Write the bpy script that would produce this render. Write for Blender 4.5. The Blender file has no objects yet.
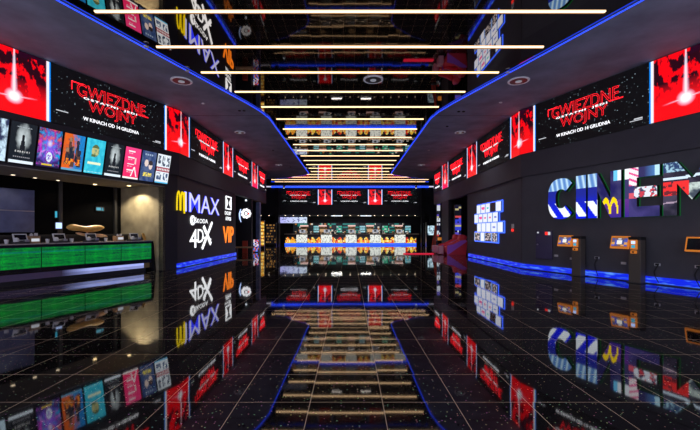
import bpy, bmesh, math, random
from mathutils import Vector, noise
from math import radians, sin, cos, pi
random.seed(7)
SC = bpy.context.scene
COL = SC.collection
H = 1.42                                   # eye height
# ------------------------------------------------------------------ camera, world, exposure
cam_d = bpy.data.cameras.new('camera'); cam = bpy.data.objects.new('camera', cam_d); COL.objects.link(cam)
cam.location = (0, 0, H); cam.rotation_euler = (pi/2, 0, 0)
cam_d.sensor_width = 36; cam_d.lens = 36*375/700
cam_d.shift_y = 16/700; cam_d.clip_start = 0.05; cam_d.clip_end = 200
SC.camera = cam
W = bpy.data.worlds.new('world'); SC.world = W; W.use_nodes = True
W.node_tree.nodes['Background'].inputs[0].default_value = (0.64, 0.64, 0.84, 1)
W.node_tree.nodes['Background'].inputs[1].default_value = 1.65  # ambient fill added, entering by the open end behind the camera
vs = SC.view_settings
vs.view_transform = 'Standard'; vs.look = 'None'; vs.exposure = 0.0; vs.gamma = 1.0; vs.use_curve_mapping = False
SC.cycles.use_denoising = True
SC.cycles.max_bounces = 8; SC.cycles.glossy_bounces = 5; SC.cycles.diffuse_bounces = 3
SC.cycles.sample_clamp_indirect = 6.0
SC.cycles.caustics_reflective = False; SC.cycles.caustics_refractive = False

# ------------------------------------------------------------------ materials
def lin(c):
    return tuple((x/12.92 if x <= 0.04045 else ((x+0.055)/1.055)**2.4) for x in c)
def hexc(h):
    return lin(tuple(int(h[i:i+2], 16)/255 for i in (0, 2, 4)))
def pri(name, col, rough=0.5, metal=0.0, emit=None, es=1.0, ior=1.5, mottle=0.0, scale=3.0, bump=0.0):
    m = bpy.data.materials.new(name); m.use_nodes = True
    nt = m.node_tree; b = nt.nodes['Principled BSDF']
    b.inputs['Base Color'].default_value = (*col, 1)
    b.inputs['Roughness'].default_value = rough
    b.inputs['Metallic'].default_value = metal
    b.inputs['IOR'].default_value = ior
    if emit is not None:
        b.inputs['Emission Color'].default_value = (*emit, 1)
        b.inputs['Emission Strength'].default_value = es
    if mottle or bump:
        tc = nt.nodes.new('ShaderNodeTexCoord'); n = nt.nodes.new('ShaderNodeTexNoise')
        n.inputs['Scale'].default_value = scale; n.inputs['Detail'].default_value = 6
        nt.links.new(tc.outputs['Object'], n.inputs['Vector'])
        if mottle:
            r = nt.nodes.new('ShaderNodeMapRange')
            r.inputs['From Min'].default_value = 0.25; r.inputs['From Max'].default_value = 0.75
            r.inputs['To Min'].default_value = 1-mottle; r.inputs['To Max'].default_value = 1+mottle
            nt.links.new(n.outputs['Fac'], r.inputs['Value'])
            v = nt.nodes.new('ShaderNodeVectorMath'); v.operation = 'SCALE'
            v.inputs[0].default_value = col
            nt.links.new(r.outputs['Result'], v.inputs['Scale'])
            nt.links.new(v.outputs['Vector'], b.inputs['Base Color'])
        if bump:
            bp = nt.nodes.new('ShaderNodeBump'); bp.inputs['Strength'].default_value = bump
            bp.inputs['Distance'].default_value = 0.01
            nt.links.new(n.outputs['Fac'], bp.inputs['Height']); nt.links.new(bp.outputs['Normal'], b.inputs['Normal'])
    return m
def emi(name, col, s, rough=0.4):
    return pri(name, (0.01, 0.01, 0.01), rough, emit=col, es=s)
def painted(name, s, rough=0.25):
    m = bpy.data.materials.new(name); m.use_nodes = True
    nt = m.node_tree; b = nt.nodes['Principled BSDF']
    b.inputs['Base Color'].default_value = (0.008, 0.008, 0.01, 1); b.inputs['Roughness'].default_value = rough
    a = nt.nodes.new('ShaderNodeAttribute'); a.attribute_name = 'Col'
    nt.links.new(a.outputs['Color'], b.inputs['Emission Color'])
    b.inputs['Emission Strength'].default_value = s
    return m

M = {}
M['wall'] = pri('charcoal_wall_paint', (0.085, 0.085, 0.10), 0.6, mottle=0.12, scale=2.0)
M['wall_dark'] = pri('black_wall_paint', (0.016, 0.016, 0.022), 0.5, mottle=0.2, scale=1.5)
M['fascia'] = pri('dark_fascia_paint', (0.06, 0.06, 0.075), 0.55, mottle=0.1)
M['soffit'] = pri('grey_soffit_plaster', (0.28, 0.34, 0.46), 0.7, mottle=0.3, scale=1.3, bump=0.15)
M['soffit_edge'] = pri('soffit_edge_black', (0.03, 0.03, 0.05), 0.4)
M['beige'] = pri('beige_stucco', (0.36, 0.31, 0.20), 0.7, mottle=0.35, scale=2.2, bump=0.2)
M['niche'] = pri('niche_grey_plaster', (0.30, 0.27, 0.24), 0.7, mottle=0.15)
M['black'] = pri('black_plastic', (0.012, 0.012, 0.014), 0.35)
M['blackgloss'] = pri('black_gloss_laminate', (0.01, 0.01, 0.014), 0.12)
M['darkgrey'] = pri('dark_grey_metal', (0.05, 0.05, 0.052), 0.4, 0.5)
M['kiosk'] = pri('kiosk_grey_metal', (0.14, 0.12, 0.095), 0.45, 0.3)
M['steel'] = pri('brushed_steel', (0.5, 0.5, 0.52), 0.3, 1.0)
M['white'] = pri('white_plastic', (0.7, 0.7, 0.7), 0.4)
M['brown'] = pri('brown_carton', (0.35, 0.22, 0.12), 0.7, mottle=0.3, scale=30)
M['orange'] = pri('orange_enamel_glow', (0.8, 0.22, 0.03), 0.3, emit=(0.9, 0.28, 0.03), es=0.45)  # glow put into the enamel colour
M['violet_door'] = pri('violet_grey_lacquer', (0.10, 0.085, 0.16), 0.25, 0.3, emit=None, mottle=0.25, scale=1.5)
M['bluepanel'] = pri('blue_grey_cladding', (0.12, 0.15, 0.30), 0.35, 0.2, mottle=0.35, scale=2.5)
M['red_leather'] = pri('red_leather', (0.9, 0.06, 0.10), 0.3, mottle=0.1)
M['purple_side'] = pri('purple_side_panel', (0.6, 0.16, 0.95), 0.3)
M['pink'] = pri('pink_leather', (0.9, 0.40, 0.5), 0.4)
M['red_mat'] = pri('red_mat', (0.85, 0.02, 0.06), 0.8, mottle=0.15, scale=20, emit=None)
M['red_flag'] = pri('red_orange_cloth', (0.6, 0.06, 0.03), 0.7)
M['gold_wood'] = pri('golden_carved_wood', (0.75, 0.42, 0.10), 0.4, mottle=0.3, scale=6, bump=0.2)
M['tan_wood'] = pri('tan_carved_wood', (0.6, 0.36, 0.2), 0.45, mottle=0.3, scale=6, bump=0.2)
M['countertop'] = pri('pale_worktop', (0.45, 0.40, 0.36), 0.25, mottle=0.2, scale=8)
M['batten'] = emi('warm_led_diffuser', (1.0, 0.66, 0.36), 3.0)
M['batten_case'] = pri('batten_case_bronze', (0.25, 0.16, 0.09), 0.35, 0.6)
M['blue_led'] = emi('blue_led', (0.015, 0.06, 1.0), 2.2)
M['blue_led_pale'] = emi('pale_blue_led', (0.04, 0.12, 1.0), 2.0)
M['warm_lamp'] = emi('warm_lamp', (1.0, 0.72, 0.35), 8)
M['small_lamp'] = emi('dim_lamp', (1.0, 0.8, 0.55), 3)
M['cool_lamp'] = emi('cool_lamp', (0.8, 0.9, 1.0), 1.6)
M['faint_lamp'] = emi('faint_lamp', (0.8, 0.85, 1.0), 0.25)
M['ring'] = pri('pale_ring_glow', (0.75, 0.75, 0.8), 0.3, emit=(.7, .75, .9), es=.10)  # faint rim glow put in so the rings show
M['title_red'] = emi('title_red_glow', (1.0, 0.01, 0.02), 2.4)
M['txt_white'] = emi('white_lettering', (0.95, 0.95, 1.0), 1.5)
M['txt_dim'] = emi('dim_white_lettering', (0.75, 0.78, 0.85), 0.8)
M['white_glow'] = emi('white_sign_face', (0.95, 0.97, 1.0), 1.5)
M['lav'] = emi('lavender_sign_face', (0.66, 0.68, 1.0), 1.1)
M['blue_halo'] = emi('blue_sign_halo', (0.03, 0.04, 1.0), 1.4)
M['yellow'] = emi('yellow_sign_face', (1.0, 0.72, 0.0), 1.0)
M['vip'] = emi('orange_sign_face', (1.0, 0.22, 0.01), 1.4)
M['green_edge'] = emi('green_edge_glow', (0.0, 0.45, 0.06), 0.28)
M['cyan'] = emi('cyan_glow', (0.05, 0.45, 0.65), 0.9)
M['screenblue'] = emi('screen_blue_white', (0.45, 0.6, 1.0), 1.6)
M['red_self_glow'] = emi('red_glow', (1.0, 0.03, 0.02), 1.2)  # puts a glow into a door label and call point, no lamps
M['paint'] = painted('display_picture', 1.15)
M['paint_lo'] = painted('display_picture_soft', 0.7)
M['paint_hi'] = painted('display_picture_bright', 1.05)

def mat_star():
    m = bpy.data.materials.new('starfield_screen'); m.use_nodes = True
    nt = m.node_tree; b = nt.nodes['Principled BSDF']; L = nt.links.new
    b.inputs['Base Color'].default_value = (0.004, 0.004, 0.005, 1); b.inputs['Roughness'].default_value = 0.6
    tc = nt.nodes.new('ShaderNodeTexCoord'); v = nt.nodes.new('ShaderNodeTexVoronoi'); v.inputs['Scale'].default_value = 15
    L(tc.outputs['Object'], v.inputs['Vector'])
    lt = nt.nodes.new('ShaderNodeMath'); lt.operation = 'LESS_THAN'; lt.inputs[1].default_value = 0.20
    L(v.outputs['Distance'], lt.inputs[0])
    s = nt.nodes.new('ShaderNodeSeparateColor'); L(v.outputs['Color'], s.inputs['Color'])
    p = nt.nodes.new('ShaderNodeMath'); p.operation = 'POWER'; p.inputs[1].default_value = 5; L(s.outputs['Red'], p.inputs[0])
    mu = nt.nodes.new('ShaderNodeMath'); mu.operation = 'MULTIPLY'; L(lt.outputs[0], mu.inputs[0]); L(p.outputs[0], mu.inputs[1])
    ad = nt.nodes.new('ShaderNodeMath'); ad.operation = 'MULTIPLY_ADD'; L(mu.outputs[0], ad.inputs[0]); ad.inputs[1].default_value = 0.6; ad.inputs[2].default_value = 0.001
    b.inputs['Emission Color'].default_value = (0.6, 0.85, 0.95, 1)
    L(ad.outputs[0], b.inputs['Emission Strength'])
    return m
M['star'] = mat_star()

def mat_floor():
    m = bpy.data.materials.new('polished_black_granite_tiles'); m.use_nodes = True
    nt = m.node_tree; b = nt.nodes['Principled BSDF']; N = nt.nodes.new; L = nt.links.new
    def mth(op, a, c=None):
        n = N('ShaderNodeMath'); n.operation = op; n.inputs[2].default_value = 0.0 if op != 'MULTIPLY_ADD' else .85
        for i, x in enumerate((a, c)):
            if x is None: continue
            if isinstance(x, (int, float)): n.inputs[i].default_value = x
            else: L(x, n.inputs[i])
        return n.outputs[0]
    tc = N('ShaderNodeTexCoord'); sp = N('ShaderNodeSeparateXYZ'); L(tc.outputs['Object'], sp.inputs[0])
    def cell(o, off):
        q = mth('DIVIDE', mth('SUBTRACT', o, off), 0.6)
        d = mth('MULTIPLY', mth('ABSOLUTE', mth('SUBTRACT', mth('FRACT', mth('ADD', q, 0.5)), 0.5)), 0.6)
        return mth('FLOOR', q), d
    ix, dx = cell(sp.outputs[0], 0.27); iy, dy = cell(sp.outputs[1], 3.11)
    gr = mth('LESS_THAN', mth('MINIMUM', dx, dy), 0.0022)
    # flecks in the stone
    v = N('ShaderNodeTexVoronoi'); v.inputs['Scale'].default_value = 42; L(tc.outputs['Object'], v.inputs['Vector'])
    sc = N('ShaderNodeSeparateColor'); L(v.outputs['Color'], sc.inputs['Color'])
    fl = mth('MULTIPLY', mth('LESS_THAN', v.outputs['Distance'], 0.22), mth('GREATER_THAN', sc.outputs['Red'], 0.78))
    hs = N('ShaderNodeCombineColor'); hs.mode = 'HSV'
    L(mth('FRACT', mth('MULTIPLY_ADD', sc.outputs['Green'], 0.6)), hs.inputs[0]); hs.inputs[1].default_value = 0.6; hs.inputs[2].default_value = 0.62
    n1 = N('ShaderNodeTexNoise'); n1.inputs['Scale'].default_value = 60; n1.inputs['Detail'].default_value = 3; L(tc.outputs['Object'], n1.inputs['Vector'])
    base = N('ShaderNodeMix'); base.data_type = 'RGBA'; L(n1.outputs['Fac'], base.inputs[0])
    base.inputs[6].default_value = (0.004, 0.004, 0.005, 1); base.inputs[7].default_value = (0.018, 0.015, 0.014, 1)
    m1 = N('ShaderNodeMix'); m1.data_type = 'RGBA'; L(fl, m1.inputs[0]); L(base.outputs[2], m1.inputs[6]); L(hs.outputs[0], m1.inputs[7])
    m2 = N('ShaderNodeMix'); m2.data_type = 'RGBA'; L(gr, m2.inputs[0]); L(m1.outputs[2], m2.inputs[6]); m2.inputs[7].default_value = (0.75, 0.56, 0.36, 1)
    L(m2.outputs[2], b.inputs['Base Color'])
    L(mth('MULTIPLY_ADD', gr, 0.6), b.inputs['Roughness'])
    rn = b.inputs['Roughness'].links[0].from_node; rn.inputs[2].default_value = 0.035
    L(mth('SUBTRACT', 1.0, mth('MULTIPLY', gr, 0.9)), b.inputs['Specular IOR Level'])
    b.inputs['Specular IOR Level'].links[0].from_node.use_clamp = True
    b.inputs['IOR'].default_value = 1.62
    # each tile lies very slightly out of true
    cx = N('ShaderNodeCombineXYZ'); L(ix, cx.inputs[0]); L(iy, cx.inputs[1])
    wn = N('ShaderNodeTexWhiteNoise'); wn.noise_dimensions = '2D'; L(cx.outputs[0], wn.inputs['Vector'])
    sb = N('ShaderNodeVectorMath'); sb.operation = 'SUBTRACT'; L(wn.outputs['Color'], sb.inputs[0]); sb.inputs[1].default_value = (0.5, 0.5, 0.5)
    sl = N('ShaderNodeVectorMath'); sl.operation = 'SCALE'; L(sb.outputs[0], sl.inputs[0]); sl.inputs['Scale'].default_value = 0.0035
    g = N('ShaderNodeNewGeometry'); aa = N('ShaderNodeVectorMath'); aa.operation = 'ADD'; L(g.outputs['Normal'], aa.inputs[0]); L(sl.outputs[0], aa.inputs[1])
    nn = N('ShaderNodeVectorMath'); nn.operation = 'NORMALIZE'; L(aa.outputs[0], nn.inputs[0]); L(nn.outputs[0], b.inputs['Normal'])
    return m
M['floor'] = mat_floor()
M['mirror'] = pri('black_mirror_ceiling', (0.46, 0.42, 0.39), 0.02, metal=1.0)

def noisy_led(name, c1, c2, s, scale):
    m = bpy.data.materials.new(name); m.use_nodes = True
    nt = m.node_tree; b = nt.nodes['Principled BSDF']; b.inputs['Base Color'].default_value = (0.01, 0.01, 0.02, 1); b.inputs['Roughness'].default_value = 0.2
    tc = nt.nodes.new('ShaderNodeTexCoord'); n = nt.nodes.new('ShaderNodeTexNoise'); n.inputs['Scale'].default_value = scale; n.inputs['Detail'].default_value = 4
    mp = nt.nodes.new('ShaderNodeMapping'); mp.inputs['Scale'].default_value = (1, 1, 6)
    nt.links.new(tc.outputs['Object'], mp.inputs[0]); nt.links.new(mp.outputs[0], n.inputs['Vector'])
    r = nt.nodes.new('ShaderNodeValToRGB'); r.color_ramp.elements[0].position = 0.5; r.color_ramp.elements[1].position = 0.75
    r.color_ramp.elements[0].color = (*c1, 1); r.color_ramp.elements[1].color = (*c2, 1)
    nt.links.new(n.outputs['Fac'], r.inputs[0]); nt.links.new(r.outputs[0], b.inputs['Emission Color']); b.inputs['Emission Strength'].default_value = s
    return m
M['skirt'] = noisy_led('blue_lit_skirting', (0.005, 0.02, 0.75), (0.10, 0.30, 0.9), 1.1, 2.5)

# ------------------------------------------------------------------ mesh helpers
class MB:
    def __init__(s): s.v = []; s.f = []; s.c = []
    def box(s, x0, x1, y0, y1, z0, z1, c=None):
        b = len(s.v)
        s.v += [(x, y, z) for z in (z0, z1) for y in (y0, y1) for x in (x0, x1)]
        for q in ((0, 2, 3, 1), (4, 5, 7, 6), (0, 1, 5, 4), (2, 6, 7, 3), (0, 4, 6, 2), (1, 3, 7, 5)):
            s.f.append([b+i for i in q]); s.c.append(c or (0, 0, 0))
        return s
    def quad(s, pts, c=None):
        b = len(s.v); s.v += pts; s.f.append(list(range(b, b+len(pts)))); s.c.append(c or (0, 0, 0)); return s
    def prism(s, pts, z0, z1, c=None):             # plan polygon (ccw) extruded in z
        b = len(s.v); n = len(pts)
        s.v += [(x, y, z0) for x, y in pts]+[(x, y, z1) for x, y in pts]
        s.f.append([b+i for i in reversed(range(n))]); s.f.append([b+n+i for i in range(n)]); s.c += [c or (0, 0, 0)]*2
        for i in range(n):
            j = (i+1) % n; s.f.append([b+i, b+j, b+n+j, b+n+i]); s.c.append(c or (0, 0, 0))
        return s
    def slab(s, pts, y0, y1, c=None):              # elevation polygon (x,z) extruded in y
        b = len(s.v); n = len(pts)
        s.v += [(x, y0, z) for x, z in pts]+[(x, y1, z) for x, z in pts]
        s.f.append([b+i for i in range(n)]); s.f.append([b+n+i for i in reversed(range(n))]); s.c += [c or (0, 0, 0)]*2
        for i in range(n):
            j = (i+1) % n; s.f.append([b+j, b+i, b+n+i, b+n+j]); s.c.append(c or (0, 0, 0))
        return s
    def lathe(s, prof, cx=0, cy=0, n=20, axis='z'):
        b = len(s.v)
        for r, z in prof:
            for k in range(n):
                a = 2*pi*k/n
                if axis == 'z': s.v.append((cx+r*cos(a), cy+r*sin(a), z))
                else: s.v.append((cx+r*cos(a), z, cy+r*sin(a)))
        for i in range(len(prof)-1):
            for k in range(n):
                q = [b+i*n+k, b+i*n+(k+1) % n, b+(i+1)*n+(k+1) % n, b+(i+1)*n+k]
                s.f.append(q); s.c.append((0, 0, 0))
        s.f.append([b+k for k in reversed(range(n))]); s.f.append([b+(len(prof)-1)*n+k for k in range(n)]); s.c += [(0, 0, 0)]*2
        return s
    def build(s, name, mat, parent=None, bevel=0, smooth=False, paint=False):
        me = bpy.data.meshes.new(name); me.from_pydata(s.v, [], s.f); me.update()
        if paint:
            at = me.color_attributes.new('Col', 'FLOAT_COLOR', 'CORNER')
            for p in me.polygons:
                for li in p.loop_indices: at.data[li].color = (*s.c[p.index], 1)
        bm = bmesh.new(); bm.from_mesh(me)
        if not paint: bmesh.ops.recalc_face_normals(bm, faces=bm.faces)
        if bevel: bmesh.ops.bevel(bm, geom=bm.edges[:]+bm.verts[:], offset=bevel, segments=2, affect='EDGES', profile=0.5)
        bm.to_mesh(me); bm.free()
        if smooth:
            for p in me.polygons: p.use_smooth = True
        me.materials.append(mat)
        o = bpy.data.objects.new(name, me); COL.objects.link(o)
        if parent: o.parent = parent
        return o
def tag(o, label, cat, group=None):
    o['label'] = label; o['category'] = cat
    if group: o['group'] = group
    return o
def thing(name, label, cat, loc=(0, 0, 0), rz=0, group=None):
    o = bpy.data.objects.new(name, None); COL.objects.link(o); o.empty_display_size = 0.1
    o.location = loc; o.rotation_euler = (0, 0, rz)
    return tag(o, label, cat, group)
def struct(name, mb, mat, bevel=0):
    o = mb.build(name, mat, None, bevel); o['kind'] = 'structure'; return o
def copy_thing(o, loc, rz, label, group=None):
    r = o.copy(); COL.objects.link(r); r.location = loc; r.rotation_euler = (0, 0, rz); r['label'] = label
    if group: r['group'] = group
    for ch in list(o.children):
        c = ch.copy(); COL.objects.link(c); c.parent = r
        for g in list(ch.children):
            d = g.copy(); COL.objects.link(d); d.parent = c
    return r
def picture(name, w, h, nx, ny, fn, parent, mat=None, y=0.0, x0=None, z0=0.0):
    """a flat display face, one colour cell per pixel of the display"""
    if x0 is None: x0 = -w/2
    s = MB(); s.v = [(x0+w*i/nx, y, z0+h*j/ny) for j in range(ny+1) for i in range(nx+1)]
    for j in range(ny):
        for i in range(nx):
            a = j*(nx+1)+i
            s.f.append([a, a+1, a+nx+2, a+nx+1]); s.c.append(fn((i+.5)/nx, (j+.5)/ny))
    return s.build(name, mat or M['paint'], parent, paint=True)
def lettering(name, body, x0, x1, z0, z1, parent, mat, y=0.0, thick=0.01, bold=0.0, outline=0.0, shear=0.0, spacing=1.0):
    cu = bpy.data.curves.new(name, 'FONT'); cu.body = body; cu.size = 1.0; cu.space_character = spacing; cu.resolution_u = 3
    cu.shear = shear
    if outline: cu.fill_mode = 'NONE'; cu.bevel_depth = outline; cu.bevel_resolution = 0
    else: cu.extrude = 0.01; cu.offset = bold
    t = bpy.data.objects.new(name, cu); COL.objects.link(t)
    dg = bpy.context.evaluated_depsgraph_get(); dg.update()
    me = bpy.data.meshes.new_from_object(t.evaluated_get(dg)); bpy.data.objects.remove(t); bpy.data.curves.remove(cu)
    xs = [v.co.x for v in me.vertices]; ys = [v.co.y for v in me.vertices]; zs = [v.co.z for v in me.vertices]
    ax, bx, ay, by, az, bz = min(xs), max(xs), min(ys), max(ys), min(zs), max(zs)
    for v in me.vertices:
        c = v.co
        v.co = (x0+(c.x-ax)/(bx-ax)*(x1-x0), y-thick*(c.z-az)/(bz-az+1e-9), z0+(c.y-ay)/(by-ay)*(z1-z0))
    me.materials.clear(); me.materials.append(mat)
    me.name = name
    o = bpy.data.objects.new(name, me); COL.objects.link(o); o.parent = parent
    return o
def ribbon(pts, w):
    """closed outline of a band of width w (number or list) following pts"""
    L, R = [], []
    for i, p in enumerate(pts):
        a = pts[max(i-1, 0)]; b = pts[min(i+1, len(pts)-1)]
        d = Vector((b[0]-a[0], b[1]-a[1])).normalized(); n = Vector((-d.y, d.x)); ww = (w[i] if isinstance(w, list) else w)/2
        L.append((p[0]+n.x*ww, p[1]+n.y*ww)); R.append((p[0]-n.x*ww, p[1]-n.y*ww))
    return L, R
def band(mb, pts, w, y0, y1, c=None):
    L, R = ribbon(pts, w)
    for i in range(len(pts)-1):
        mb.slab([R[i], R[i+1], L[i+1], L[i]], y0, y1, c)
    return mb

# ------------------------------------------------------------------ plan of the hall
WX, BY = 6.40, 14.05                       # straight walls at x = +-WX, bend at y = BY
SA, CA = 0.3746, 0.927
def wp(S, t, off=0.0):
    """point on side S (+1 right, -1 left), t metres from the bend (t > 0 towards the viewer); off = distance into the room"""
    if t > 0: return (S*(WX+SA*t-CA*off), BY-CA*t-SA*off)
    return (S*(WX-off), BY-t)
def rz_of(S, t):
    ux, uy = (SA, -CA) if t > 0 else (0, -1)
    if S < 0: uy = -uy
    return math.atan2(uy, ux)
def on_wall(name, label, cat, S, t, z, off=0.0, group=None):
    x, y = wp(S, t, off)
    return thing(name, label, cat, (x, y, z), rz_of(S, t), group)
ZS, ZM = 5.95, 5.99                        # soffit underside, mirror ceiling
TE = 8.0

# floor
struct('floor', MB().box(-14, 14, -1, 44, -0.1, 0), M['floor'])
# mirror ceiling
struct('ceiling', MB().box(-14, 14, -1, 44, ZM, ZM+0.1), M['mirror'])
# side soffits
def soffit(S, name):
    inner = [(8.25, 0.0), (5.75, 7.38), (3.67, 13.3), (3.39, 14.25), (3.25, 15.1), (3.25, 29.6), (3.6, 30.3), (5.3, 31.9), (6.4, 32.4)]
    outer = [(14, 32.4), (14, 0)]
    pts = [(S*x, y) for x, y in inner+outer]
    if S > 0: pts = pts[::-1]
    struct(name, MB().prism(pts, ZS, ZM-0.004), M['soffit'])
    e = MB()
    for i in range(len(inner)-1):
        (xa, ya), (xb, yb) = inner[i], inner[i+1]
        e.quad([(S*(xa-.012), ya, ZS-.004), (S*(xb-.012), yb-.0, ZS-.004), (S*(xb-.012), yb, ZS+.014), (S*(xa-.012), ya, ZS+.014)])
        e.quad([(S*(xa-.012), ya, ZS-.004), (S*(xb-.012), yb, ZS-.004), (S*(xb+.012), yb, ZS-.004), (S*(xa+.012), ya, ZS-.004)])
    o = e.build('led_edge_strip', M['blue_led'])
    side = 'left' if S < 0 else 'right'
    tag(o, 'thin blue LED line along the inner edge of the %s grey soffit' % side, 'led strip')
    g = MB().box(min(S*3.25, S*9), max(S*3.25, S*9), 14.70, 14.74, ZS-.003, ZS+.02)
    o = struct('trim_1' if S < 0 else 'trim_2', g, M['soffit_edge'])
soffit(-1, 'ceiling_soffit_left'); soffit(1, 'ceiling_soffit_right')

# side walls ------------------------------------------------------
def wall_seg(mb, S, ta, tb, z0, z1, off=0.0, th=0.2):
    a, b = wp(S, ta, off), wp(S, tb, off)
    c, d = wp(S, tb, off-th), wp(S, ta, off-th)
    mb.prism([a, b, c, d], z0, z1)
LOW = -0.08                                 # lower wall set back behind the screens' fascia
mb = MB(); wall_seg(mb, 1, 0.0001, TE, 0, 3.46, LOW); wall_seg(mb, 1, -6.45, 0, 0, 3.46, LOW)
mb.box(6.48, 13, 20.5, 20.7, 0, ZS)
struct('wall_right', mb, M['wall'])
mb = MB(); wall_seg(mb, 1, 0.0001, TE, 3.44, ZS, 0.0, 0.3); wall_seg(mb, 1, -14.6, 0, 3.44, ZS, 0.0, 0.3)
struct('wall_right_fascia', mb, M['fascia'])
mb = MB(); wall_seg(mb, -1, -7.2, 0, 0, 3.5, LOW); wall_seg(mb, -1, 0.0001, 0.66, 0, 3.5, LOW)
struct('wall_left', mb, M['wall_dark'])
mb = MB(); wall_seg(mb, -1, -14.6, 0, 3.5, ZS, 0.0, 0.3); wall_seg(mb, -1, 0.0001, 0.66, 3.5, ZS, 0.0, 0.3); wall_seg(mb, -1, 0.66, TE, 3.02, ZS, 0.0, 0.3)
struct('wall_left_fascia', mb, pri('black_fascia_paint', (.026, .025, .034), .55))
struct('wall_left_recess', MB().box(-9.8, -6.45, 24.6, 24.8, 0, ZS), M['wall_dark'])
struct('wall_left_side', MB().box(-11.5, -11.3, 20, 44, 0, ZS).box(-11.3, -6.48, 20.6, 20.7, 0, ZS), M['wall_dark'])
struct('wall_right_side', MB().box(11.3, 11.5, 20.7, 44, 0, ZS), M['wall_dark'])
struct('wall_right_recess', MB().box(6.42, 6.62, 24.5, 26.3, 0, 3.44), M['wall_dark'])
for S in (1,):
    a = wp(1, 0.40, 0)
    struct('trim_3', MB().box(6.472, 6.478, 13.2+.95, 14.16, 0.25, 3.44), M['black'])
# vertical wall joints on the right wall
mb = MB()
x, y = wp(1, 0, LOW-0.004)
# left service niche -------------------------------------------------
def nz(t, off):                               # point relative to the left splayed plane, off < 0 goes back into the niche
    return wp(-1, t, off)
mb = MB(); mb.prism([nz(.66, -.08), nz(.66, -2.24), nz(.56, -2.24), nz(.56, -.08)], 0, 3.05)
struct('wall_niche_side', mb, M['beige'])
mb = MB(); mb.prism([nz(.56, -2.24), nz(TE, -2.24), nz(TE, -2.4), nz(.56, -2.4)], 0, 3.4)
struct('wall_niche_back', mb, pri('matt_black_niche', (.004, .004, .0045), .8, ior=1.08))
mb = MB(); mb.prism([nz(.56, -.3), nz(TE, -.3), nz(TE, -2.3), nz(.56, -2.3)], 3.05, 3.15)
mb.prism([nz(.66, -.0), nz(TE, -.0), nz(TE, -.3), nz(.66, -.3)], 3.0, 3.02)
struct('ceiling_niche', mb, M['niche'])

# back wall with the opening of the concession stand --------------------
YB = 37.0
mb = MB(); mb.box(-11.3, 11.3, YB, YB+.3, 3.0, 5.74); mb.box(-11.3, -9.2, YB, YB+.3, 0, 3.0); mb.box(7.9, 11.3, YB, YB+.3, 0, 3.0)
mb.box(-7.3, -6.95, YB, YB+.3, 0, 3.0)
struct('wall_back', mb, M['wall_dark'])
mb = MB().box(-11.3, 11.3, 42.5, 42.7, 0, 3.2)
struct('wall_stand_back', mb, M['wall_dark'])
struct('ceiling_stand', MB().box(-11.3, 11.3, YB+.3, 42.6, 3.0, 3.1), M['wall_dark'])
tag(MB().box(-7.75, 7.75, YB-.12, YB-.01, 5.69, 5.82).build('led_strip', M['blue_led']), 'long straight blue LED line above the screens on the back wall', 'led strip')
struct('trim_reflection_stop', MB().box(-11.3, 11.3, YB-.8, YB, 5.835, ZM-.002), M['black'])  # black box added to hide the blue line's spill and mirror image
struct('wall_column_left', MB().box(-7.35, -6.98, YB-.35, YB, 0, 5.66), M['black'])
struct('wall_column_right', MB().box(6.98, 7.35, YB-.35, YB, 0, 5.66), M['black'])
struct('trim_4', MB().box(-7.0, -6.94, YB-.38, YB-.34, 0.1, 2.2), M['darkgrey'])
struct('trim_5', MB().box(7.16, 7.22, YB-.38, YB-.34, 0.1, 2.2), M['steel'])
struct('wall_column_shop', MB().box(-6.55, -6.3, 26.1, 26.5, 0, 3.44), M['bluepanel'])

# skirting lights -----------------------------------------------------
def skirt(S, ta, tb, label):
    mb = MB()
    if ta < 0 < tb:
        wall_seg(mb, S, ta, 0, .03, .20, LOW+.04, .04); wall_seg(mb, S, 0.0001, tb, .03, .20, LOW+.04, .04)
    else: wall_seg(mb, S, ta, tb, .03, .20, LOW+.04, .04)
    tag(mb.build('skirting_light', M['skirt']), label, 'led strip')
skirt(1, -6.4, TE, 'bright blue skirting light along the foot of the kiosk wall')
skirt(-1, -7.2, .05, 'blue skirting light under the glowing word signs')

# ------------------------------------------------------------------ ceiling battens
ORD = 'first second third fourth fifth sixth seventh eighth ninth tenth eleventh twelfth thirteenth fourteenth fifteenth sixteenth seventeenth eighteenth nineteenth twentieth'.split()
def half(y):
    if y < 14.6: return 3.25+.341*(14.6-y)-.24
    if y < 29.7: return 3.02
    return 7.0
k = 0; y = 7.80
while y < 36.3:
    hw = half(y)
    t = thing('ceiling_batten', 'warm white LED batten across the mirror ceiling, %s from the camera' % ORD[k], 'ceiling light', (0, y, ZM-.03), 0, 'LED battens across the mirror ceiling')
    MB().box(-hw, hw, .028, .05, 0.0, .03).build('housing', M['batten_case'], t)
    MB().box(-hw+.02, hw-.02, -.027, .027, 0.014, .03).build('diffuser', M['batten'], t)
    y += 1.50; k += 1

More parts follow.
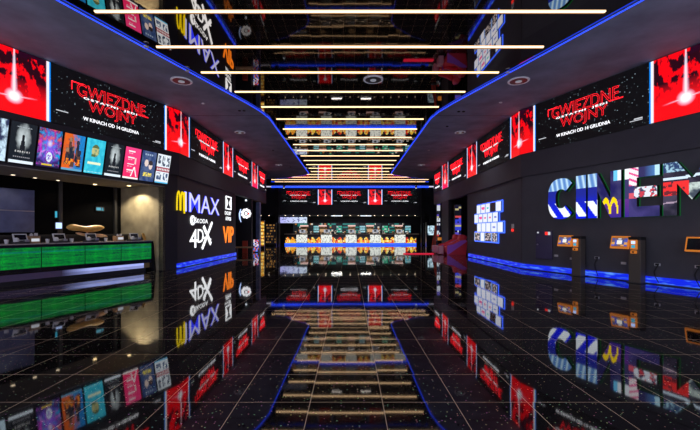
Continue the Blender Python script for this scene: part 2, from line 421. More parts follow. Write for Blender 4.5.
# ------------------------------------------------------------------ downlights
def downlight(x, y, z, r, label, lit=None, dark=True, power=90):
    t = thing('ceiling_downlight', label, 'downlight', (x, y, z), 0)
    MB().lathe([(r, 0), (r, -.02), (r*.9, -.03), (r*.8, -.02)], n=28).build('rim', M['ring'], t)
    MB().lathe([(r*.80, -.004), (r*.80, -.024)], n=24).build('reflector', M['black'] if dark else M['white'], t)
    MB().lathe([(r*.3, -.014), (r*.3, -.04), (r*.1, -.046)], n=16).build('lamp', lit or M['faint_lamp'], t)
    if power:  # spot added to brighten the hall; the fixture's own lamp stays dim
        ld = bpy.data.lights.new('lamp_light', 'SPOT'); ld.energy = power; ld.color = (.9, .93, 1.0); ld.spot_size = radians(120); ld.spot_blend = .8; ld.shadow_soft_size = .08
        lo = bpy.data.objects.new('lamp_light', ld); COL.objects.link(lo); lo.parent = t; lo.location = (0, 0, -.05)
    return t
ZD = ZS
for S, side in ((-1, 'left'), (1, 'right')):
    downlight(S*5.08, 11.3, ZD, .31, 'large round downlight in the %s soffit, nearest the camera' % side)
    downlight(S*5.05, 17.2, ZD, .24, 'round downlight in the middle of the %s soffit' % side, power=200)
    downlight(S*4.88, 25.7, ZD, .24, 'round downlight near the far end of the %s soffit' % side, power=260)
downlight(.70, 11.3, ZM, .30, 'large round downlight in the middle of the mirror ceiling')
def dot(x, y, label, r=.05, mat='white', z=ZD):
    o = MB().lathe([(r, z), (r, z-.02), (r*.5, z-.035)], cx=x, cy=y, n=12).build('ceiling_detector', M[mat])
    tag(o, label, 'detector', 'small detectors in the soffits')
for x, y, w in ((-4.15, 14.1, 'left soffit in front of the seam'), (-3.98, 14.1, 'left soffit in front of the seam'), (4.12, 14.2, 'right soffit in front of the seam'), (4.30, 14.2, 'right soffit in front of the seam'),
                (-5.0, 9.2, 'left soffit beside the largest downlight'), (-4.6, 10.6, 'left soffit beside the largest downlight'), (-5.2, 13.3, 'left soffit beyond the largest downlight'),
                (4.5, 10.7, 'right soffit beside the largest downlight'), (5.3, 13.2, 'right soffit beyond the largest downlight'), (4.2, 16.2, 'right soffit beyond the seam'), (4.4, 21, 'right soffit far section'), (-4.3, 21, 'left soffit far section'), (-4.2, 26.5, 'left soffit far section')):
    dot(x, y, 'tiny round detector on the '+w, .06, 'black' if abs(x) < 4.35 else 'white')
for x in (-6.1, 6.1):
    t = thing('ceiling_spotlight', 'small white hanging spotlight at the %s end of the back ceiling' % ('left' if x < 0 else 'right'), 'spotlight', (x, 34.6, ZM))
    MB().lathe([(.03, 0), (.03, -.35)], n=8).build('stem', M['black'], t)
    MB().lathe([(.10, -.35), (.12, -.6)], n=12).build('shade', M['white'], t)
    MB().lathe([(.08, -.601), (.08, -.62)], n=12).build('lamp', M['cool_lamp'], t)

# ------------------------------------------------------------------ LED wall: red adverts and title screens
def fb(u, v, s, o=0.0):
    return noise.fractal(Vector((u*s+o, v*s+o*1.7, o)), 1.0, 2.0, 4)
def red_ad(u, v):
    x = u
    if x < .055 or x > .945:
        q = x/.055 if x < .5 else (1-x)/.055
        return (0.0, 0.25, 1.0) if q < .45 else (0.9, 0.95, 1.0)
    if x < .065 or x > .935: return (0.9, .5, .6)
    c = [0.95, 0.0, 0.006]
    top = max(0, min(1, (v-.28)/.3))
    n = fb(u*1.5, v*.9, 4, 3.1)+.5*fb(u*4, v*2, 5, 8.3)
    side = .22*abs(u-.5)*2+(.12 if u > .55 else 0)
    f = max(0, min(1, (n+side-.12)*7))*top
    c = [0.95*(1-f)+.02*f, 0, 0.004]
    if v > .95-.1*fb(u, 0, 6, 2) and u > .55: c = [.02, 0, .01]
    d = abs(u-.5); w = .006+.022*(1-max(0, v-.2)/.8)
    g = 0
    if v > .2: g = max(0, 1-d/(w*2.2))
    r = math.hypot((u-.5), (v-.27)); g2 = max(0, 1-r/.13)
    arm = max(0, 1-abs(v-.27-(u-.5)*.12)/.016)*max(0, 1-abs(u-.5)/.32)
    g = min(1, max(g, g2*1.8, arm*1.2))
    return (c[0]*(1-g)+g*1.0, c[1]*(1-g)+g*(.55+.45*g), c[2]*(1-g)+g*1.0)
Z0, HP = 4.28, 1.64
ZL = {1: 4.28, -1: 4.33}; HL = {1: 1.64, -1: 1.59}
WA = 1.62
def red_screen(S, t, label):
    r = on_wall('advert_screen', label, 'advertising screen', S, t, ZL[S], .02, 'red advert screens in the LED band')
    MB().box(-WA/2, WA/2, -.015, .018, 0, HL[S]).build('panel', M['black'], r)
    picture('picture', WA, HL[S], 90, 80, red_ad, r, M['paint_hi'], y=-.017)
    return r
def title(r, w):
    cx = -.06*w/3.7
    k = w/3.7
    lettering('title_lettering', 'GWIEZDNE', cx-1.13*k, cx+1.13*k, .93, 1.32, r, M['title_red'], y=-.02, thick=.012, outline=.010)
    lettering('title_lettering', 'WOJNY', cx-.80*k, cx+.80*k, .49, .89, r, M['title_red'], y=-.02, thick=.012, outline=.010)
    for a, b in ((-1.13, -.75), (.8, 1.16)):
        pass
    mb = MB().box(cx-1.28*k, cx-.95*k, -.03, -.02, 1.28, 1.305).box(cx-1.28*k, cx-1.26*k, -.03, -.02, 1.06, 1.30).box(cx+.85*k, cx+1.25*k, -.03, -.02, .93, .955)
    mb.build('title_flourish', M['title_red'], r)
    lettering('subtitle_lettering', 'OSTATNI  JEDI', cx-.95*k, cx+.80*k, .875, .95, r, M['txt_white'], y=-.036, thick=.004, bold=.03, spacing=1.3)
    lettering('date_lettering', 'W KINACH OD 14 GRUDNIA', cx-.95*k, cx+.88*k, .285, .39, r, M['txt_white'], y=-.02, thick=.006, bold=.008)
    MB().box(-w*.47, -w*.385, -.024, -.019, .36, .385).build('small_print', M['txt_dim'], r)
    MB().box(w*.37, w*.46, -.024, -.019, .17, .19).box(w*.40, w*.46, -.024, -.019, .205, .24).build('small_print', M['txt_dim'], r)
def text_screen(S, ta, tb, label):
    t = (ta+tb)/2; w = abs(tb-ta)-.02
    r = on_wall('title_screen', label, 'advertising screen', S, t, ZL[S], .02, 'starry film title screens in the LED band')
    MB().box(-w/2, w/2, -.015, .018, 0, HL[S]).build('panel', M['star'], r)
    title(r, w)
    return r
for S, side in ((-1, 'left'), (1, 'right')):
    red_screen(S, 5.15, 'large red advert screen with white light beam, nearest on the %s' % side)
    # the red screen that wraps round the bend
    r = thing('advert_screen', 'red advert screen with white beam wrapped round the bend of the %s wall' % side, 'advertising screen', (S*WX, BY, ZL[S]), 0, 'red advert screens in the LED band')
    for (ta, tb) in ((-.85, -.001), (.001, .70)):
        tm = (ta+tb)/2; x, yy = wp(S, tm, .02)
        hol = bpy.data.objects.new('panel', None)
        w = tb-ta
        rz = rz_of(S, tm); lx = x-S*WX; ly = yy-BY
        u0 = (ta+.85)/1.55; u1 = (tb+.85)/1.55
        if S < 0: u0, u1 = 1-u1, 1-u0
        p = MB().box(-w/2, w/2, -.015, .018, 0, HL[S]).build('panel', M['black'], r)
        p.location = (lx, ly, 0); p.rotation_euler = (0, 0, rz)
        q = picture('picture', w, HL[S], 40, 70, (lambda a, b: (lambda u, v: red_ad(a+(b-a)*u, v)))(u0, u1), p, M['paint_hi'], y=-.017)
    red_screen(S, -5.55, 'red advert screen with white beam, second from the back on the %s wall' % side)
    red_screen(S, -11.05, 'red advert screen with white beam, farthest back on the %s wall' % side)
    text_screen(S, .71, 4.33, 'starry screen with large red outlined film title, nearest on the %s' % side)
    text_screen(S, -4.73, -.86, 'starry film title screen just beyond the bend of the %s wall' % side)
    text_screen(S, -10.23, -6.37, 'starry film title screen, second from the back on the %s wall' % side)
    text_screen(S, -14.5, -11.87, 'starry film title screen at the far end of the %s wall' % side)
# back wall screens
def back_at(name, label, cat, x, z, group=None, y=YB-.03):
    return thing(name, label, cat, (x, y, z), 0, group)
for x, w_ in ((-2.46, 'left'), (2.48, 'right')):
    r = back_at('advert_screen', 'red advert screen on the back wall, %s of the two' % w_, 'advertising screen', x, 4.02, 'red advert screens in the LED band')
    MB().box(-.72, .72, -.015, .02, 0, 1.48).build('panel', M['black'], r)
    picture('picture', 1.44, 1.48, 40, 40, red_ad, r, M['paint_hi'], y=-.017)
for x, w_ in ((-4.98, 'leftmost'), (0.01, 'middle'), (5.0, 'rightmost')):
    r = back_at('title_screen', 'starry film title screen on the back wall, %s of three' % w_, 'advertising screen', x, 4.02, 'starry film title screens in the LED band')
    MB().box(-1.72, 1.72, -.015, .02, 0, 1.48).build('panel', M['star'], r)
    title(r, 3.42)

# ------------------------------------------------------------------ film posters over the counter
def mix(a, b, f):
    f = max(0, min(1, f)); return tuple(a[i]*(1-f)+b[i]*f for i in range(3))
def p_dark(u, v):
    if v < .07: return (.75, .85, .95) if .02 < u < .98 else (.1, .1, .1)
    r = math.hypot((u-.5)*1.1, (v-.62)*1.0)
    c = mix((.75, .85, .88), (.008, .012, .016), r/.36+.25*fb(u, v, 4, 1))
    if abs(u-.5) < .05+.13*max(0, (.62-v))*1.6 and .3 < v < .66: c = (.01, .012, .015)
    if math.hypot(u-.5, (v-.67)) < .045: c = (.01, .01, .012)
    if .27 < v < .31 and .2 < u < .8 and int(u*22) % 2: c = (.5, .5, .5)
    if .14 < v < .17 and .15 < u < .85 and int(u*40) % 3: c = (.25, .25, .28)
    if .88 < v < .90 and .2 < u < .8 and int(u*30) % 3: c = (.4, .45, .5)
    return c
def p_space(u, v):
    a = math.atan2(v-.55, u-.5); r = math.hypot((u-.5)*1.1, v-.58)
    n = fb(u, v, 5, 2); m = fb(u, v, 7, 9)
    c = mix((.22, .10, .85), (.015, .01, .09), r*1.9+n*.5)
    c = mix(c, (.55, .02, .55), max(0, n)*1.6*(1-abs(v-.5)))
    c = mix(c, (.0, .35, .75), max(0, -m)*1.2)
    if v > .55: c = mix(c, (.75, .12, .05), max(0, m)*1.4)
    if v < .5: c = mix(c, (.75, .2, .85), max(0, sin(a*14+n*3))**2*.8*max(0, 1-abs(v-.38)*5))
    c = mix(c, (.8, .9, 1), max(0, 1-math.hypot(u-.5, (v-.62)*1.1)/.13)*.8+max(0, .5-abs(n-.1)*9)*.3)
    q = math.hypot((u-.52), (v-.27))
    if .09 < q < .13 or (q < .09 and fb(u, v, 18, 3) > 0): c = (.7, .8, .95)
    if v < .1 and abs(u-.45) < .22 and .04 < v < .085: c = (.7, .5, .04)
    if v < .04: c = (.02, .01, .06)
    return c
def p_heroes(u, v):
    n = fb(u, v, 5, 4)
    c = mix((.75, .12, .01), (.01, .22, .6), (u-.42+.3*n)*4)
    c = mix(c, (.02, .03, .06), max(0, .6-abs(n)*3)*.5)
    for cx, cy, h in ((.32, .84, .6), (.68, .78, .55), (.47, .60, .5), (.2, .55, .4), (.80, .52, .4)):
        if math.hypot(u-cx, (v-cy)*1.2) < .085: c = mix((.03, .03, .05), (.35, .18, .10), n*4+.3)
        if cy-h < v < cy-.05 and abs(u-cx) < .05+.12*(cy-v): c = mix((.012, .02, .035), (.12, .05, .03), n*4)
    if .16 < v < .33 and .12 < u < .85 and abs(n) < .25: c = mix((.85, .28, .02), (.5, .05, .01), fb(u, v, 12, 6)*3+.3)
    if v < .06: c = (.12, .35, .55)
    return c
def p_cyan(u, v):
    c = mix((.02, .42, .62), (.05, .6, .75), fb(u, v, 6, 12)+.5)
    d = math.hypot((u-.50)/.20, (v-.66)/.17)
    if d < 1: c = mix((.55, .5, .2), (.08, .25, .18), (u-.4)*3+fb(u, v, 9, 3)*1.2)
    if d < 1.08 and v > .74: c = (.10, .14, .05)
    if .3 < u < .52 and .48 < v < .56: c = (.1, .15, .05)
    if .26 < v < .34 and .15 < u < .85 and abs(sin(u*42)) > abs(v-.30)*18: c = (.85, .9, .6)
    if .03 < v < .06 and int(u*30) % 2: c = (.4, .8, .9)
    return c
def p_red(u, v):
    c = mix((.85, .02, .12), (.9, .05, .22), v)
    for z in (.86, .66, .45, .26):
        if z < v < z+.035 and .2 < u < .62: c = (.95, .8, .85)
        if z-.06 < v < z-.035 and .2 < u < .5 and int(u*30) % 2: c = (.9, .6, .7)
    if abs(abs(u-.68)-.20*(.40-v)/.34) < .035 and .08 < v < .40: c = (.95, .9, .92)
    if abs(u-.70) < .05 and .48 < v < .68: c = (.85, .55, .55)
    if v < .06: c = (.9, .85, .85)
    return c
def p_pair(u, v):
    c = mix((.02, .05, .16), (.08, .12, .25), fb(u, v, 5, 15)+.4)
    for cx, cy in ((.36, .60), (.66, .52)):
        if math.hypot((u-cx)/.13, (v-cy)/.12) < 1: c = (.75, .6, .55)
    if math.hypot((u-.66)/.15, (v-.62)/.08) < 1: c = (.03, .02, .02)
    if .16 < v < .28 and abs(u-.5) < .3 and fb(u, v, 16, 5) > -.15: c = (.85, .7, .1)
    if .85 < v < .92 and .2 < u < .8 and int(u*20) % 3: c = (.3, .4, .55)
    return c
def p_band(u, v):
    if .40 < v < .56:
        return (.75, .75, .75) if .44 < v < .52 and int(u*16) % 2 else (.35, .03, .06)
    c = (.75, .82, .88)
    if .60 < v < .95 and abs(((u*3) % 1)-.5) < .34 and fb(u, v, 9, 7) > -.1: c = (.05, .07, .12)
    if .12 < v < .36 and abs(((u*2) % 1)-.5) < .36 and fb(u, v, 9, 17) > -.1: c = (.06, .10, .2)
    if v < .05: c = (.1, .5, .8)
    return c
def p_white(u, v):
    return mix((.6, .8, .95), (.03, .04, .1), (fb(u, v, 5, 21)+.3)*1.6)
posters = [(p_white, 'pale blue and black film poster at the outer end of the row'), (p_dark, 'dark film poster with pale glow and lone figure, larger nearer one of two'),
           (p_space, 'purple and blue film poster with bright starburst colours'), (p_heroes, 'orange and blue film poster with group of dark figures'),
           (p_cyan, 'cyan film poster with painted golden green head'), (p_dark, 'dark film poster with pale glow, between the cyan and red posters'),
           (p_red, 'red and pink film poster with white text and tent shape'), (p_pair, 'dark blue film poster with two pale faces'),
           (p_band, 'white film poster with red band, last in the row by the signs')]
for i, (fn, lb) in enumerate(posters):
    t = .86+.595*(8-i)
    lean = radians(11)
    r = on_wall('film_poster', lb, 'poster', -1, t, 3.08, .05, 'lit film posters over the counter')
    x, yy = wp(-1, t, .05)
    def ln(o): o.rotation_euler = (lean, 0, 0); return o
    ln(MB().box(-.285, .285, .002, .05, 0, 1.06).build('casing', M['black'], r))
    ln(picture('poster_sheet', .54, 1.0, 40, 70, fn, r, M['paint'], y=0, z0=.03))
    br = MB().box(-.03, .03, .0, .06, 0.5, .56).build('bracket', M['darkgrey'], r); br.location = (0, 0, 0)

# ------------------------------------------------------------------ glowing word signs on the left wall
def lsign(name, label, cat, y0, y1, z):
    """sign on the straight left wall between depths y0 and y1"""
    return thing(name, label, cat, (-WX-.08, (y0+y1)/2, z), pi/2)
def arch(mb, cx, w, h, lw, y0, y1, z0=0):
    for s in (-1, 1):
        pts = []
        for k in range(17):
            a = pi*k/16
            pts.append((cx+s*w/4-cos(a)*w/4*(.86), z0+(h-lw/2)*sin(a)**.62))
        band(mb, pts, lw, y0, y1)
r = lsign('arches_sign', 'yellow double arch letter sign left of the white blue word', 'sign', 13.98, 14.62, 2.2)
mb = MB(); arch(mb, 0, .62, .74, .06, -.03, 0); mb.build('arches', M['yellow'], r)
MB().box(.30, .335, -.05, 0, -.10, .74).build('divider_bar', M['yellow'], r)
r = lsign('word_sign', 'large white four-letter word with blue glow on the dark left wall', 'sign', 14.68, 18.55, 2.2)
lettering('halo', 'IMAX', -1.96, 1.96, -.02, .79, r, M['blue_halo'], y=0, thick=.01, bold=.012)
lettering('lettering', 'IMAX', -1.93, 1.93, 0, .77, r, M['lav'], y=-.012, thick=.01, bold=-.004)
r = lsign('sound_sign', 'white sign with double D emblem above small words', 'sign', 19.35, 20.5, 1.98)
mb = MB()
for s in (-1, 1):
    mb.box(s*.46-.04, s*.46+.04, -.03, 0, .58, 1.28) if False else None
mb.box(-.40, .50, -.03, 0, 1.22, 1.28).box(-.40, .50, -.03, 0, .58, .64).box(-.40, -.33, -.03, 0, .58, 1.28).box(.43, .50, -.03, 0, .58, 1.28)
for s in (-1, 1):
    pts = [(.05+s*(.34-.20*sin(pi*k/12)), .72+.42*k/12) for k in range(13)]
    mb.slab(pts, -.035, 0)
mb.build('emblem', M['white_glow'], r)
lettering('lettering', 'DOLBY', -.5, .48, .29, .48, r, M['white_glow'], thick=.01, bold=-.006)
lettering('lettering', 'ATMOS', -.4, .48, 0, .19, r, M['white_glow'], thick=.01, bold=-.006)
r = lsign('cinema_format_sign', 'white sign of a figure four, D and slashed X under small word', 'sign', 15.1, 17.8, .70)
mb = MB().lathe([(.20, -.04), (.20, 0)], cx=-1.05, cy=1.16, n=24, axis='y'); mb.build('round_emblem', M['white_glow'], r)
mb = MB(); mb.slab([(-1.13, 1.05), (-1.08, 1.05), (-.98, 1.28), (-1.03, 1.28)], -.05, -.041); band(mb, [(-1.13, 1.2), (-1.0, 1.12), (-.95, 1.05)], .03, -.05, -.041); mb.build('emblem_mark', M['wall_dark'], r)
lettering('lettering', 'ŠKODA', -.78, .62, 1.06, 1.30, r, M['white_glow'], thick=.01, bold=-.006)
lettering('lettering', '4', -1.30, -.55, .02, .80, r, M['white_glow'], thick=.012, bold=.0)
lettering('lettering', 'D', -.50, .12, .22, .80, r, M['white_glow'], thick=.012, bold=.0)
mb = MB(); band(mb, [(-.05, -.05), (1.12, 1.12)], .12, -.04, 0); band(mb, [(.12, .92), (.42, .62)], .15, -.04, 0); band(mb, [(.62, .46), (.95, .12)], .16, -.04, 0)
mb.box(.0, .3, -.04, 0, .38, .46); mb.box(.66, .95, -.04, 0, .30, .37); mb.build('slashed_x', M['white_glow'], r)
r = lsign('word_sign', 'orange letters VIP low on the dark left wall', 'sign', 19.1, 20.85, .80)
lettering('lettering', 'VIP', -.86, .86, 0, .86, r, M['vip'], thick=.02, bold=.02)
# swirl emblem on the recessed wall
r = thing('swirl_sign', 'white reel-like swirl emblem with blue tail beyond the VIP sign', 'sign', (-6.86, 24.59, 1.85))
mb = MB()
for k in range(9):
    a = 2*pi*k/9; mb.lathe([(.10, -.03), (.10, 0)], cx=.05+.24*cos(a), cy=.72+.24*sin(a), n=10, axis='y')
mb.lathe([(.09, -.03), (.09, 0)], cx=.05, cy=.72, n=10, axis='y'); mb.build('reel', M['txt_white'], r)
mb = MB(); band(mb, [(-.30, 1.0), (-.38, .7), (-.36, .4), (-.28, .15)], [.05, .09, .08, .03], -.03, 0); mb.build('tail', M['screenblue'], r)
MB().lathe([(.06, -.04), (.06, 0)], cx=.22, cy=.70, n=10, axis='y').build('red_dot', M['red_self_glow'], r)

# ------------------------------------------------------------------ channel letters on the right wall
def letter_img(x, z):                                    # x along wall from first letter (0..), z 0..1.35
    n = fb(x*.8, z*.8, 2.2, 31)
    c = mix((.01, .012, .10), (.04, .04, .14), n*2+.5)
    if x < 1.7:
        c = mix((.0, .01, .75), (.01, .02, .30), (z-.25)/.5)
        if z > .95: c = mix((.55, .8, .95), (.1, .25, .6), abs(sin(x*17+z*3))*1.2-.1)
        if z < .52 and abs(((x*1.9+z*1.4) % 1)-.5) < .26 and z > .06: c = (.85, .92, 1.0)
        return c
    if x < 2.6:
        if z < .55 and x < 1.75: return (.7, .8, .95)
        if z > 1.05 and x > 2.2: return (.85, .9, 1.0) if x > 2.3 else (.15, .6, .95)
        if z < .5: c = mix((.04, .02, .25), (.12, .03, .25), z*2)
        m = abs(math.hypot((x-2.06)/.9, (z-.30)/2.4)); 
        for cx in (1.97, 2.20):
            q = math.hypot((x-cx)/.115, (z-.12)/.42)
            if .74 < q < 1.12 and z > .10: return (1.0, .70, .0)
        return c
    if x < 3.45:
        if z > .85 and x < 2.85: return (.95, .85, .9) if int(z*18+x*9) % 3 else (.8, .08, .3)
        if z > 1.08: return mix((.1, .35, .8), (.03, .03, .12), (3.45-x)*2.2) if x < 3.25 else (.5, .8, .95)
        if .52 < z < .95 and x > 2.75: return (.75, .8, .9) if fb(x, z, 7, 40) > -.05 else ((.6, .05, .08) if fb(x, z, 9, 42) > 0 else (.05, .06, .12))
        if .5 < z < .66: return (.7, .1, .15)
        return mix((.02, .02, .10), (.05, .04, .18), n*2+.5)
    # M: stadium-like picture
    if abs(z-(.98+.05*sin(x*3))) < .035: return (.65, .8, .95)
    if z > 1.1: return mix((.02, .05, .15), (.35, .6, .75), fb(x*2, z*2, 6, 44)*2.2+.2)
    if .5 < z < .85 and x < 3.98: return (.85, .03, .03) if fb(x, z, 6, 46) > -.25 else (.15, .02, .03)
    if .35 < z < .8 and x > 3.98: return mix((.55, .65, .62), (.05, .07, .1), fb(x, z, 5, 48)*2+.3)
    if abs(z-.32-.1*(x-3.5)) < .02: return (.4, .3, .4)
    return mix((.015, .015, .03), (.06, .05, .09), n*2+.5)
LH = 1.35
def L_C(x0, x1):
    w = x1-x0; out = []; cx = x0+w/2; cz = LH/2; n = 22
    o_, i_ = [], []
    for k in range(n+1):
        a = radians(40+280*k/n)
        def sup(a, rx, rz, p=.78):
            ca, sa = cos(a), sin(a); return (cx+rx*math.copysign(abs(ca)**p, ca), cz+rz*math.copysign(abs(sa)**p, sa))
        o_.append(sup(a, w/2, LH/2)); i_.append(sup(a, w/2-.29, LH/2-.36))
    return o_, i_
def letter_polys():
    P = []
    x0, x1 = 0.0, .98
    o_, i_ = L_C(x0, x1)
    P.append(('C', [[o_[k], i_[k], i_[k+1], o_[k+1]] for k in range(len(o_)-1)]))
    P.append(('I', [[(1.03, 0), (1.36, 0), (1.36, LH), (1.03, LH)]]))
    a, b = 1.42, 2.40
    P.append(('N', [[(a, 0), (a+.30, 0), (a+.30, LH), (a, LH)], [(b-.30, 0), (b, 0), (b, LH), (b-.30, LH)], [(a+.30, LH), (a+.30, LH-.55), (b-.30, 0), (b-.30, .55)]]))
    a, b = 2.50, 3.36
    P.append(('E', [[(a, 0), (a+.31, 0), (a+.31, LH), (a, LH)], [(a+.31, 0), (b, 0), (b, .28), (a+.31, .28)], [(a+.31, .53), (b-.06, .53), (b-.06, .81), (a+.31, .81)], [(a+.31, LH-.28), (b, LH-.28), (b, LH), (a+.31, LH)]]))
    a, b = 3.44, 4.66
    m = (a+b)/2
    P.append(('M', [[(a, 0), (a+.30, 0), (a+.30, LH), (a, LH)], [(b-.30, 0), (b, 0), (b, LH), (b-.30, LH)], [(a+.30, LH), (a+.30, LH-.55), (m, .38), (m, .90)], [(b-.30, LH), (m, .90), (m, .38), (b-.30, LH-.55)]]))
    return P
x, yy = wp(1, 1.24, LOW)
cs = thing('letter_sign', 'big letters with picture faces on the right wall above ticket kiosks', 'sign', (x, yy, 1.81), rz_of(1, 1))
for ch, polys in letter_polys():
    mb = MB()
    for p in polys:
        area = sum(p[i][0]*p[(i+1) % len(p)][1]-p[(i+1) % len(p)][0]*p[i][1] for i in range(len(p)))
        if area < 0: p.reverse()
        mb.slab(p, -.15, -.035)
    body = mb.build('letter', M['black'], cs)
    ge = MB()
    for p in polys: ge.slab(p, -.034, -.002)
    ge.build('edge_glow', M['green_edge'], body)
    # picture face: grid-cut polygon
    bm = bmesh.new()
    for p in polys:
        bm.faces.new([bm.verts.new((q[0], -.152, q[1])) for q in p])
    xs = [q[0] for p in polys for q in p]
    st = .022; g = min(xs)+st
    while g < max(xs): bmesh.ops.bisect_plane(bm, geom=bm.verts[:]+bm.edges[:]+bm.faces[:], plane_co=(g, 0, 0), plane_no=(1, 0, 0)); g += st
    g = st
    while g < LH: bmesh.ops.bisect_plane(bm, geom=bm.verts[:]+bm.edges[:]+bm.faces[:], plane_co=(0, 0, g), plane_no=(0, 0, 1)); g += st
    me = bpy.data.meshes.new('letter_face'); bm.to_mesh(me); bm.free()
    at = me.color_attributes.new('Col', 'FLOAT_COLOR', 'CORNER')
    for p in me.polygons:
        c = letter_img(p.center.x, p.center.z)
        for li in p.loop_indices: at.data[li].color = (*c, 1)
    me.materials.append(M['paint']); o = bpy.data.objects.new('letter_face', me); COL.objects.link(o); o.parent = body

# ------------------------------------------------------------------ ticket kiosks
def ui(u, v):
    if v > .88 or v < .08: return (.35, .12, .03)
    c = (.25, .10, .06)
    i, j = int(u*5), int(v*4)
    n = noise.cell(Vector((i*1.3+.5, j*1.7+.5, 3)))
    c = [(.08, .1, .5), (.7, .35, .1), (.15, .1, .12), (.6, .6, .65), (.05, .08, .3)][int(n*5) % 5]
    if abs(u-.5) < .18 and abs(v-.5) < .22: c = (.9, .88, .8)
    return c
def make_kiosk(t, label, on=True):
    k = on_wall('ticket_kiosk', label, 'kiosk', 1, t+.10, 0, .10, 'ticket kiosks along the right wall')
    # local x runs along the wall; pedestal centred on 0, monitor to the viewer's left
    MB().box(-.15, .15, -.12, .10, 0, 1.24).build('pedestal', M['kiosk'], k, bevel=.008)
    MB().box(-.155, .155, -.13, .11, 1.17, 1.26).build('top_cap', M['black'], k, bevel=.006)
    MB().box(-.18, .18, -.16, .13, 0, .02).build('base_plate', M['darkgrey'], k)
    m = MB().box(-.50, 0, -.03, .03, -.18, .18).build('monitor', M['orange'], k, bevel=.012)
    m.location = (-.12, -.12, 1.10); m.rotation_euler = (radians(-14), 0, 0)
    if on: picture('screen', .42, .28, 30, 20, ui, m, M['paint_hi'], y=-.034, x0=-.46, z0=-.14)
    else: MB().box(-.46, -.04, -.035, -.03, -.14, .14).build('screen', M['blackgloss'], m)
    MB().box(-.35, -.2, .02, .12, -.06, .06).build('bracket', M['black'], m)
    c = MB().box(-.085, .085, -.05, 0, 0, .26).build('card_terminal', M['orange'], k, bevel=.01); c.location = (.0, -.122, .92)
    MB().box(-.05, .05, -.056, -.05, .15, .23).build('display', M['screenblue'], c)
    MB().box(-.045, .045, -.056, -.05, .04, .12).build('keypad', M['cyan'], c)
    q = MB().box(-.07, .07, -.06, 0, 0, .08).build('receipt_slot', M['orange'], k, bevel=.01); q.location = (.0, -.122, .81)
    MB().box(-.03, .03, -.064, -.06, .02, .06).build('slot_opening', M['black'], q)
    return k
make_kiosk(2.28, 'grey ticket kiosk with lit orange monitor, far one under letters C and I')
make_kiosk(3.98, 'grey ticket kiosk with lit orange monitor, middle one under the letter E')
make_kiosk(5.76, 'ticket kiosk with dark orange-framed monitor, nearest the camera on the right', on=False)

def socket(t, z, label, cable=False):
    r = on_wall('wall_socket', label, 'socket', 1, t, z, LOW)
    MB().box(-.07, .07, -.02, 0, -.035, .035).build('plate', M['white'], r, bevel=.004)
    if cable:
        MB().box(-.02, .05, -.07, -.02, -.02, .03).build('plug', M['black'], r)
        mb = MB(); pts = [(.03, -.02), (-.02, -.1), (-.06, -.2), (-.03, -.32), (.05, z*-1+.06)]
        band(mb, pts, .016, -.05, -.034); mb.build('cable', M['black'], r)
socket(1.44, .58, 'small white wall socket right of the violet cabinet door')
socket(2.02, .52, 'small white wall socket left of the far kiosk pedestal')
socket(2.85, .60, 'wall socket with black plug and cable between the two lit kiosks', True)
socket(3.62, .50, 'small white wall socket left of the middle kiosk')
socket(4.47, .53, 'wall socket with black plug right of the middle kiosk', True)
socket(5.35, .55, 'wall socket with cable under the dark nearest kiosk monitor', True)
r = on_wall('service_cabinet', 'violet grey service cabinet door on the wall between screens and kiosks', 'cabinet', 1, .975, .44, LOW)
MB().box(-.33, .33, -.05, 0, 0, 1.0).build('door', M['violet_door'], r, bevel=.008)
MB().box(-.27, -.20, -.055, -.05, .90, .95).build('small_label', M['txt_dim'], r)
MB().box(.06, .17, -.055, -.05, .84, .95).build('warning_label', M['red_self_glow'], r)
MB().box(.18, .27, -.055, -.05, .84, .95).build('paper_label', M['txt_dim'], r)  # these door labels have a glow put into their colour
MB().lathe([(.03, -.08), (.03, -.05)], cx=-.24, cy=.5, n=12, axis='y').build('lock', M['steel'], r)
r = on_wall('call_point', 'small white and red alarm call point beside the lit screen grid', 'alarm', 1, -.85, 1.40, LOW)
MB().box(-.09, .09, -.04, 0, .12, .30).build('cover', M['white'], r, bevel=.005)
MB().box(-.06, .06, -.05, 0, 0, .11).build('button_box', M['red_self_glow'], r, bevel=.005)

# ------------------------------------------------------------------ lit poster grid on the right wall
r = thing('programme_board', 'staggered grid of lit white and picture tiles with blue backlight', 'display board', (WX+.08, 17.5, .90), -pi/2)
def tile_fn(seed, dark=False):
    def f(u, v):
        if u < .06 or u > .94 or v < .05 or v > .95: return (.3, .5, 1.0)
        n = fb(u, v, 3, seed)
        if dark: return mix((.02, .02, .03), (.7, .6, .6), (fb(u, v, 5, seed)-.05)*4)
        base = (.85, .88, 1.0)
        k = seed % 5
        if k == 1 and .3 < v < .7 and .15 < u < .85 and n > -.15: return (.9, .1, .35)
        if k == 2 and .35 < v < .6 and .3 < u < .7: return (.1, .65, .6)
        if k == 3 and abs(v-.5) < .12 and abs(u-.5) < .25: return (.2, .25, .7)
        if k == 4 and abs(v-.5) < .1 and abs(u-.5) < .2: return (.8, .2, .4)
        return base
    return f
rows = [(1.38, [-1.5, -.90, -.28, .33, .96], .62, [0, 1, 2, 'k', 5]),
        (.93, [-1.86, -1.24, -.62, 0, .62], .62, [10, 1, 4, 14, 3]),
        (.48, [-1.45, -.83, -.21, .41, 1.15], .62, [5, 20, 25, 3, 30]),
        (.03, [-1.86, -.93, -.40, .52], .62, ['d', 5, 'd', 'd'])]
